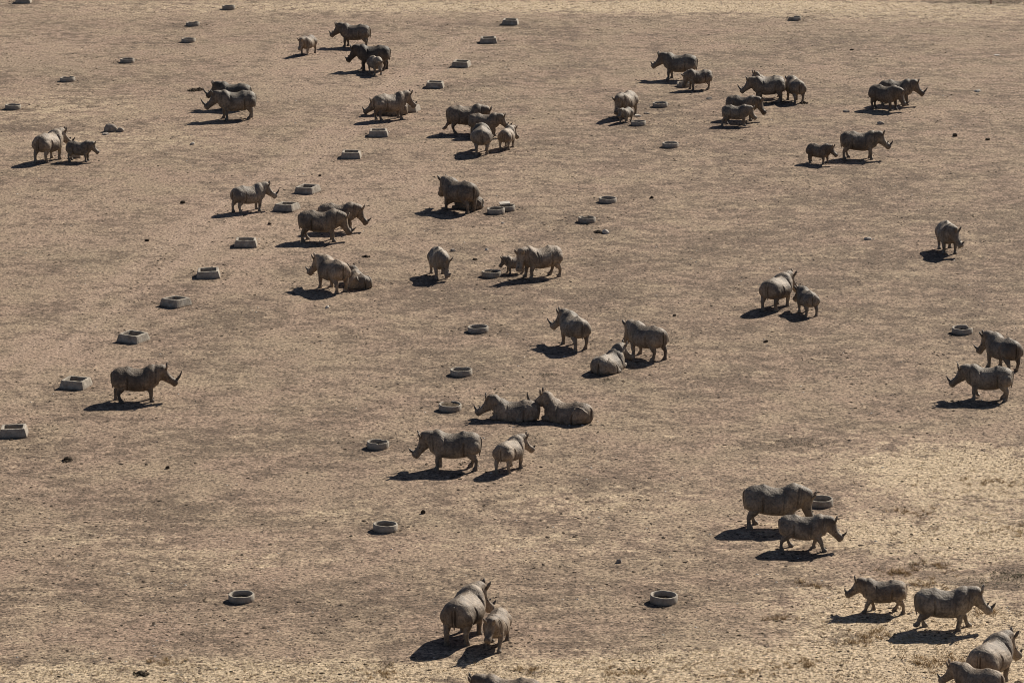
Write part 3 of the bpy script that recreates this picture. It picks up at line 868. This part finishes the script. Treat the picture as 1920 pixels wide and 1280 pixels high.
ROCKS = [
    (209, 246, .62, .5, .42, M_ROCK, 'biggest rock, grey and jagged, at the upper left'),
    (225, 247, .30, .3, .22, M_ROCK, 'grey rock against the right side of the biggest rock'),
    (199, 252, .40, .3, .10, M_ROCK, 'flat grey slab at the foot of the biggest rock'),
    (141.5, 296, .42, .35, .40, M_ROCK, 'rock lying under the belly of the smaller rhino at the far left'),
    (1135, 437, .28, .3, .20, M_PALE, 'pale rounded stone below the nicked round trough'),
    (1122, 436, .30, .3, .12, M_DUNG, 'dark lump touching the pale stone below the nicked round trough'),
    (1627, 449, .26, .2, .14, M_PALE, 'pale flat-topped stone right of centre on empty ground'),
    (1833, 172, .26, .3, .13, M_PALE, 'pale stone at the right on empty ground, right of the long-horned pair'),
    (1588, 210, .28, .3, .12, M_ROCK, 'grey stone left of the long-horned pair'),
    (1650, 233, .26, .3, .18, M_ROCK, 'grey-white stone below the long-horned pair'),
    (1790, 256, .20, .2, .16, M_DUNG, 'dark dropping left of another on the empty ground at the right'),
    (1852, 263, .18, .2, .14, M_DUNG, 'dark dropping right of another on the empty ground at the right'),
    (1329, 186, .26, .25, .15, M_ROCK, 'reddish stone between the feeding rhino and the group of five'),
    (1507, 194, .34, .3, .13, M_DUNG, 'dark lump by the hind foot of the right-hand rhino of five'),
    (126, 863, .24, .3, .16, M_DUNG, 'dark lump below the chunky trough on the left'),
    (275, 452, .15, .2, .12, M_DUNG, 'small dark lump on open ground left of the diagonal trough row'),
    (343, 381, .18, .2, .14, M_DUNG, 'broken dark lump left of the horned rhino by the troughs'),
    (1161, 1054, .13, .15, .15, M_ROCK, 'small grey stone above the bottom right round trough'),
    (614, 577, .13, .15, .12, M_PALE, 'small round pale stone below the rhino beside a lying one'),
    (793, 962, .12, .12, .14, M_DUNG, 'dark ball of dung above the lower middle round trough'),
    (849, 471, .20, .2, .13, M_ROCK, 'dark stone up and right of the rhino grazing alone'),
    (891, 487, .16, .15, .08, M_DUNG, 'flat dark dropping between the rhino grazing alone and the calf'),
    (913, 469, .12, .15, .10, M_PALE, 'white stone above the heaped round trough'),
    (1222, 372, .14, .15, .14, M_DUNG, 'round dark dropping right of the even pale trough'),
    (1196, 218, .30, .25, .10, M_PALE, 'pale flat stone between the two troughs by the smallest calf'),
    (1213, 213.5, .24, .2, .08, M_ROCK, 'thin grey slab between the two troughs by the smallest calf'),
    (901, 387, .26, .3, .20, M_PALE, 'pale stone behind the tail of the big dark rhino'),
    (686, 482, .26, .12, .10, M_DUNG, 'curved dark chunk above the small lying rhino'),
    (314, 878, .11, .12, .12, M_DUNG, 'small dark dropping below the lone rhino on the left'),
    (505, 421, .14, .15, .10, M_DUNG, 'dark dropping left of the big grazing rhino'),
    (361, 271, .20, .2, .12, M_PALE, 'white stone on open ground right of the biggest rock'),
    (362, 170, .45, .5, .14, M_DUNG, 'low dung heap in front of the noses of the two left-facing rhinos'),
    (374, 169, .35, .4, .16, M_DUNG, 'second low dung heap nearest the nose of the dark left-facing rhino'),
    (265, 1263, .36, .3, .09, M_DUNG, 'dung heap at the bottom edge left'),
    (943, 419, .12, .12, .07, M_PALE, 'small white stone below the trough with the slab'),
    (1700 + 169, 104.0, .28, .25, .06, M_PALE, 'white flat stone at the far right near the top'),
    (1436, 641, .16, .14, .10, M_DUNG, 'dark dropping on open ground below the calf touching heads'),
    (1597, 95.5 - 1, .16, .2, .10, M_DUNG, 'dark dropping near the dark soil patch at the upper right'),
    (600, 352 - 22, .12, .12, .10, M_DUNG, 'small dark dropping above the upper turned trough'),
    (1265, 592, .10, .12, .08, M_DUNG, 'small dark dropping right of the horned rhino seen from behind'),
]
def heap_mesh(name, sx, sy, sz, mat, seed):
    rg = random.Random(seed)
    V, F = [], []
    for k in range(int(30 + 80 * sx)):
        a, q = rg.uniform(0, 6.283), rg.random() ** .7
        r = rg.uniform(.035, .085)
        me = rock_mesh('lump', r, r * rg.uniform(.8, 1.2), r * .8, mat, seed * 50 + k, 4, .08)
        cx, cy, cz = math.cos(a) * q * sx, math.sin(a) * q * sy * 1.3, max(0, (1 - q) * sz * 1.2 - r * .5)
        o0 = len(V)
        V += [(v.co.x + cx, v.co.y + cy, v.co.z + cz) for v in me.vertices]
        F += [tuple(i + o0 for i in p.vertices) for p in me.polygons]
        bpy.data.meshes.remove(me)
    return mesh_from(name, V, F, mat, False)


for i, (px, py, sx, sy, sz, mat, label) in enumerate(ROCKS):
    dung = mat is M_DUNG
    if dung and sx > .22:
        o = link('dung_heap', heap_mesh('dung_heap', sx, sy, sz, mat, 100 + i))
        o.location = gp(px, py)
        tag(o, label, 'dung', 'dung lumps dropped on the paddock')
        continue
    single('dung_heap' if dung else 'rock', px, py, sx, sy, sz, mat, label, 'dung' if dung else 'rock',
           'dung lumps dropped on the paddock' if dung else 'rocks lying on the paddock', seed=100 + i, rot=(i * 57) % 360,
           rough=.10 if dung else .18)

# concrete slab resting on the round trough
b = [(-.36, -.24), (.33, -.27), (.38, .20), (.08, .26), (-.34, .22)]
V = [(x, y, 0) for x, y in b] + [(x * .98, y * .98, .09) for x, y in b]
F = [tuple(range(4, -1, -1)), tuple(range(5, 10))] + [(i, (i + 1) % 5, 5 + (i + 1) % 5, 5 + i) for i in range(5)]
o = link('concrete_slab', mesh_from('concrete_slab', V, F, M_PALE, False))
p = gp(946, 391)
o.location = (p.x, p.y - .05, .335)
o.rotation_euler = (R(7), R(-4), R(12))
tag(o, 'pale broken concrete slab leaning on a round trough beside another trough', 'slab')

# rusty fence post at the top edge
S = Shape()
S.tube([(0, 0, -.1, .05, .05), (0, 0, .5, .05, .05), (.01, 0, 1.4, .048, .048), (.01, 0, 1.55, .045, .045)], 10, 2)
o = link('fence_post', mesh_from('fence_post', S.v, S.f, M_POST))
o.location = gp(1858, 8)
tag(o, 'rusty red fence post at the top edge near the right corner', 'post')


# ------------------------------------------------------------------ scattered clods, pebbles, dry grass
def in_view(n, pad=6.0, power=1.0):
    """points spread over the part of the ground seen, and some metres around it"""
    y0, y1 = gp(960, 1330).y, gp(960, -40).y
    y = y0 + (y1 - y0) * RNG.random(n) ** power
    hw = y / FPX * 960 * 1.02 / math.cos(PITCH) + pad
    x = (RNG.random(n) * 2 - 1) * hw
    return x, y


def clumped(x, y, lo):
    """keep points where a smooth pattern is high: clods lie in drifts"""
    v = np.sin(x * .9 + 1.3 * np.sin(y * .23)) * np.sin(y * .31 + .8 * np.sin(x * .5)) + .6 * np.sin(x * .21 + y * .11)
    return RNG.random(len(x)) < np.clip(lo + .35 * v, .08, 1)


def scatter_lumps(name, n, smin, smax, mat, label, lo=.55, squash=.55, around=None):
    x, y = in_view(n, power=1.35)
    k = clumped(x, y, lo); x, y = x[k], y[k]
    if around:
        cx, cy = np.array([(gp(a, b).x, gp(a, b).y) for a, b in around]).T
        m, sg = 45, 1.1
        x = np.concatenate([x, np.repeat(cx, m) + RNG.normal(0, sg, m * len(cx))])
        y = np.concatenate([y, np.repeat(cy, m) + RNG.normal(0, sg, m * len(cx))])
    n = len(x)
    s = smin + (smax - smin) * RNG.random(n) ** 2.6
    base = np.array([[1, 0, 0], [.3, .95, 0], [-.8, .6, 0], [-.8, -.6, 0], [.3, -.95, 0], [.35, .25, .8], [-.4, .15, .9], [0, -.45, .75]])
    fc = np.array([[0, 1, 5], [1, 2, 6], [1, 6, 5], [2, 3, 6], [3, 4, 7], [3, 7, 6], [4, 0, 7], [0, 5, 7], [5, 6, 7]])
    B = base[None] * (1 + .35 * (RNG.random((n, 8, 3)) - .5))
    a = RNG.random(n) * 2 * np.pi
    ca, sa = np.cos(a)[:, None], np.sin(a)[:, None]
    el = (1 + .8 * RNG.random(n))[:, None]
    X = B[..., 0] * el
    Xr = X * ca - B[..., 1] * sa
    Yr = X * sa + B[..., 1] * ca
    V = np.stack([Xr * s[:, None] + x[:, None], Yr * s[:, None] + y[:, None], B[..., 2] * (s * squash)[:, None] - .003], -1).reshape(-1, 3)
    F = (fc[None] + (np.arange(n) * 8)[:, None, None]).reshape(-1, 3)
    o = link(name, big_mesh(name, V, F, mat))
    tag(o, label, 'ground litter', kind='stuff')


def scatter_grass(name, n, mat, label, hmin, hmax, mask, blades=7, spread=.09, thr=.25, spots=None):
    x, y = in_view(n, power=1.2)
    m = ground_masks(x, y)[mask]
    k = RNG.random(n) < np.clip(m * 1.3 + .05, 0, 1) if thr is None else RNG.random(n) < np.clip((m - thr) * 2.2 + .03, 0, 1)
    x, y = x[k], y[k]
    if spots:
        for a, b, m, sg in spots:
            c = gp(a, b)
            x = np.concatenate([x, c.x + RNG.normal(0, sg * 1.5, m)]); y = np.concatenate([y, c.y + RNG.normal(0, sg, m)])
    n = len(x)
    N = n * blades
    cx = np.repeat(x, blades) + RNG.normal(0, spread, N)
    cy = np.repeat(y, blades) + RNG.normal(0, spread, N)
    h = hmin + (hmax - hmin) * RNG.random(N) ** 2
    a = RNG.random(N) * 2 * np.pi
    lean = h * (.5 + 1.3 * RNG.random(N)); la = RNG.random(N) * 2 * np.pi
    w = .007 + .012 * RNG.random(N)
    P0 = np.stack([cx + np.cos(a) * w, cy + np.sin(a) * w, np.full(N, -.004)], -1)
    P1 = np.stack([cx - np.cos(a) * w, cy - np.sin(a) * w, np.full(N, -.004)], -1)
    P2 = np.stack([cx + np.cos(la) * lean, cy + np.sin(la) * lean, h], -1)
    V = np.stack([P0, P1, P2], 1).reshape(-1, 3)
    F = np.arange(N * 3).reshape(-1, 3)
    o = link(name, big_mesh(name, V, F, mat))
    tag(o, label, 'grass', kind='stuff')


scatter_lumps('soil_clods', 110000, .016, .075, M_CLOD, 'small clods of dry soil strewn over the paddock', .6)
scatter_lumps('dung_crumbs', 14000, .02, .10, M_DUNG, 'dark crumbs of old dung strewn over the paddock', .5,
              around=[(q[0], q[1]) for q in SQ + RT] + [(q[0], q[1]) for q in RH])
scatter_lumps('pebbles', 3500, .02, .07, M_PALE, 'pale pebbles scattered over the paddock', .5, .7)
scatter_grass('dry_grass', 90000, M_STRAW, 'short bleached dry grass lying on the paddock', .02, .12, 'straw', 8, .10, .18)
scatter_grass('weeds', 16000, M_WEED, 'low olive weeds growing in the dark soil patches', .03, .14, 'dark', 8, .10, .75,
              spots=[(1905, 1080, 60, .5), (1870, 1092, 30, .5), (1800, 4, 60, 1.2), (1870, 6, 60, 1.2), (1905, 3, 40, .8), (1136, 713, 12, .3), (1030, 705, 10, .3),
                     (985, 1192, 4, .15), (1730, 1060, 12, .4), (1500, 832, 26, .6)])
scatter_grass('grass_tussocks', 10, M_TUSS, 'brown dry tussocks standing in the straw patches', .10, .30, 'straw', 14, .07, 9.0,
              spots=[(1680, 1074, 26, .35), (1745, 1241, 40, .45), (1640, 1192, 22, .4), (1530, 1098, 12, .3), (1735, 1098, 14, .3), (988, 1255, 12, .2),
                     (1760, 1062, 20, .5), (1600, 1205, 14, .3), (1500, 1245, 16, .4), (1180, 1262, 16, .4), (1855, 1150, 14, .4), (1450, 1160, 10, .3),
                     (1860, 905, 16, .5), (1700, 960, 14, .5), (1390, 1262, 14, .4), (700, 1262, 12, .4), (300, 1240, 12, .4), (1890, 1000, 14, .5)])
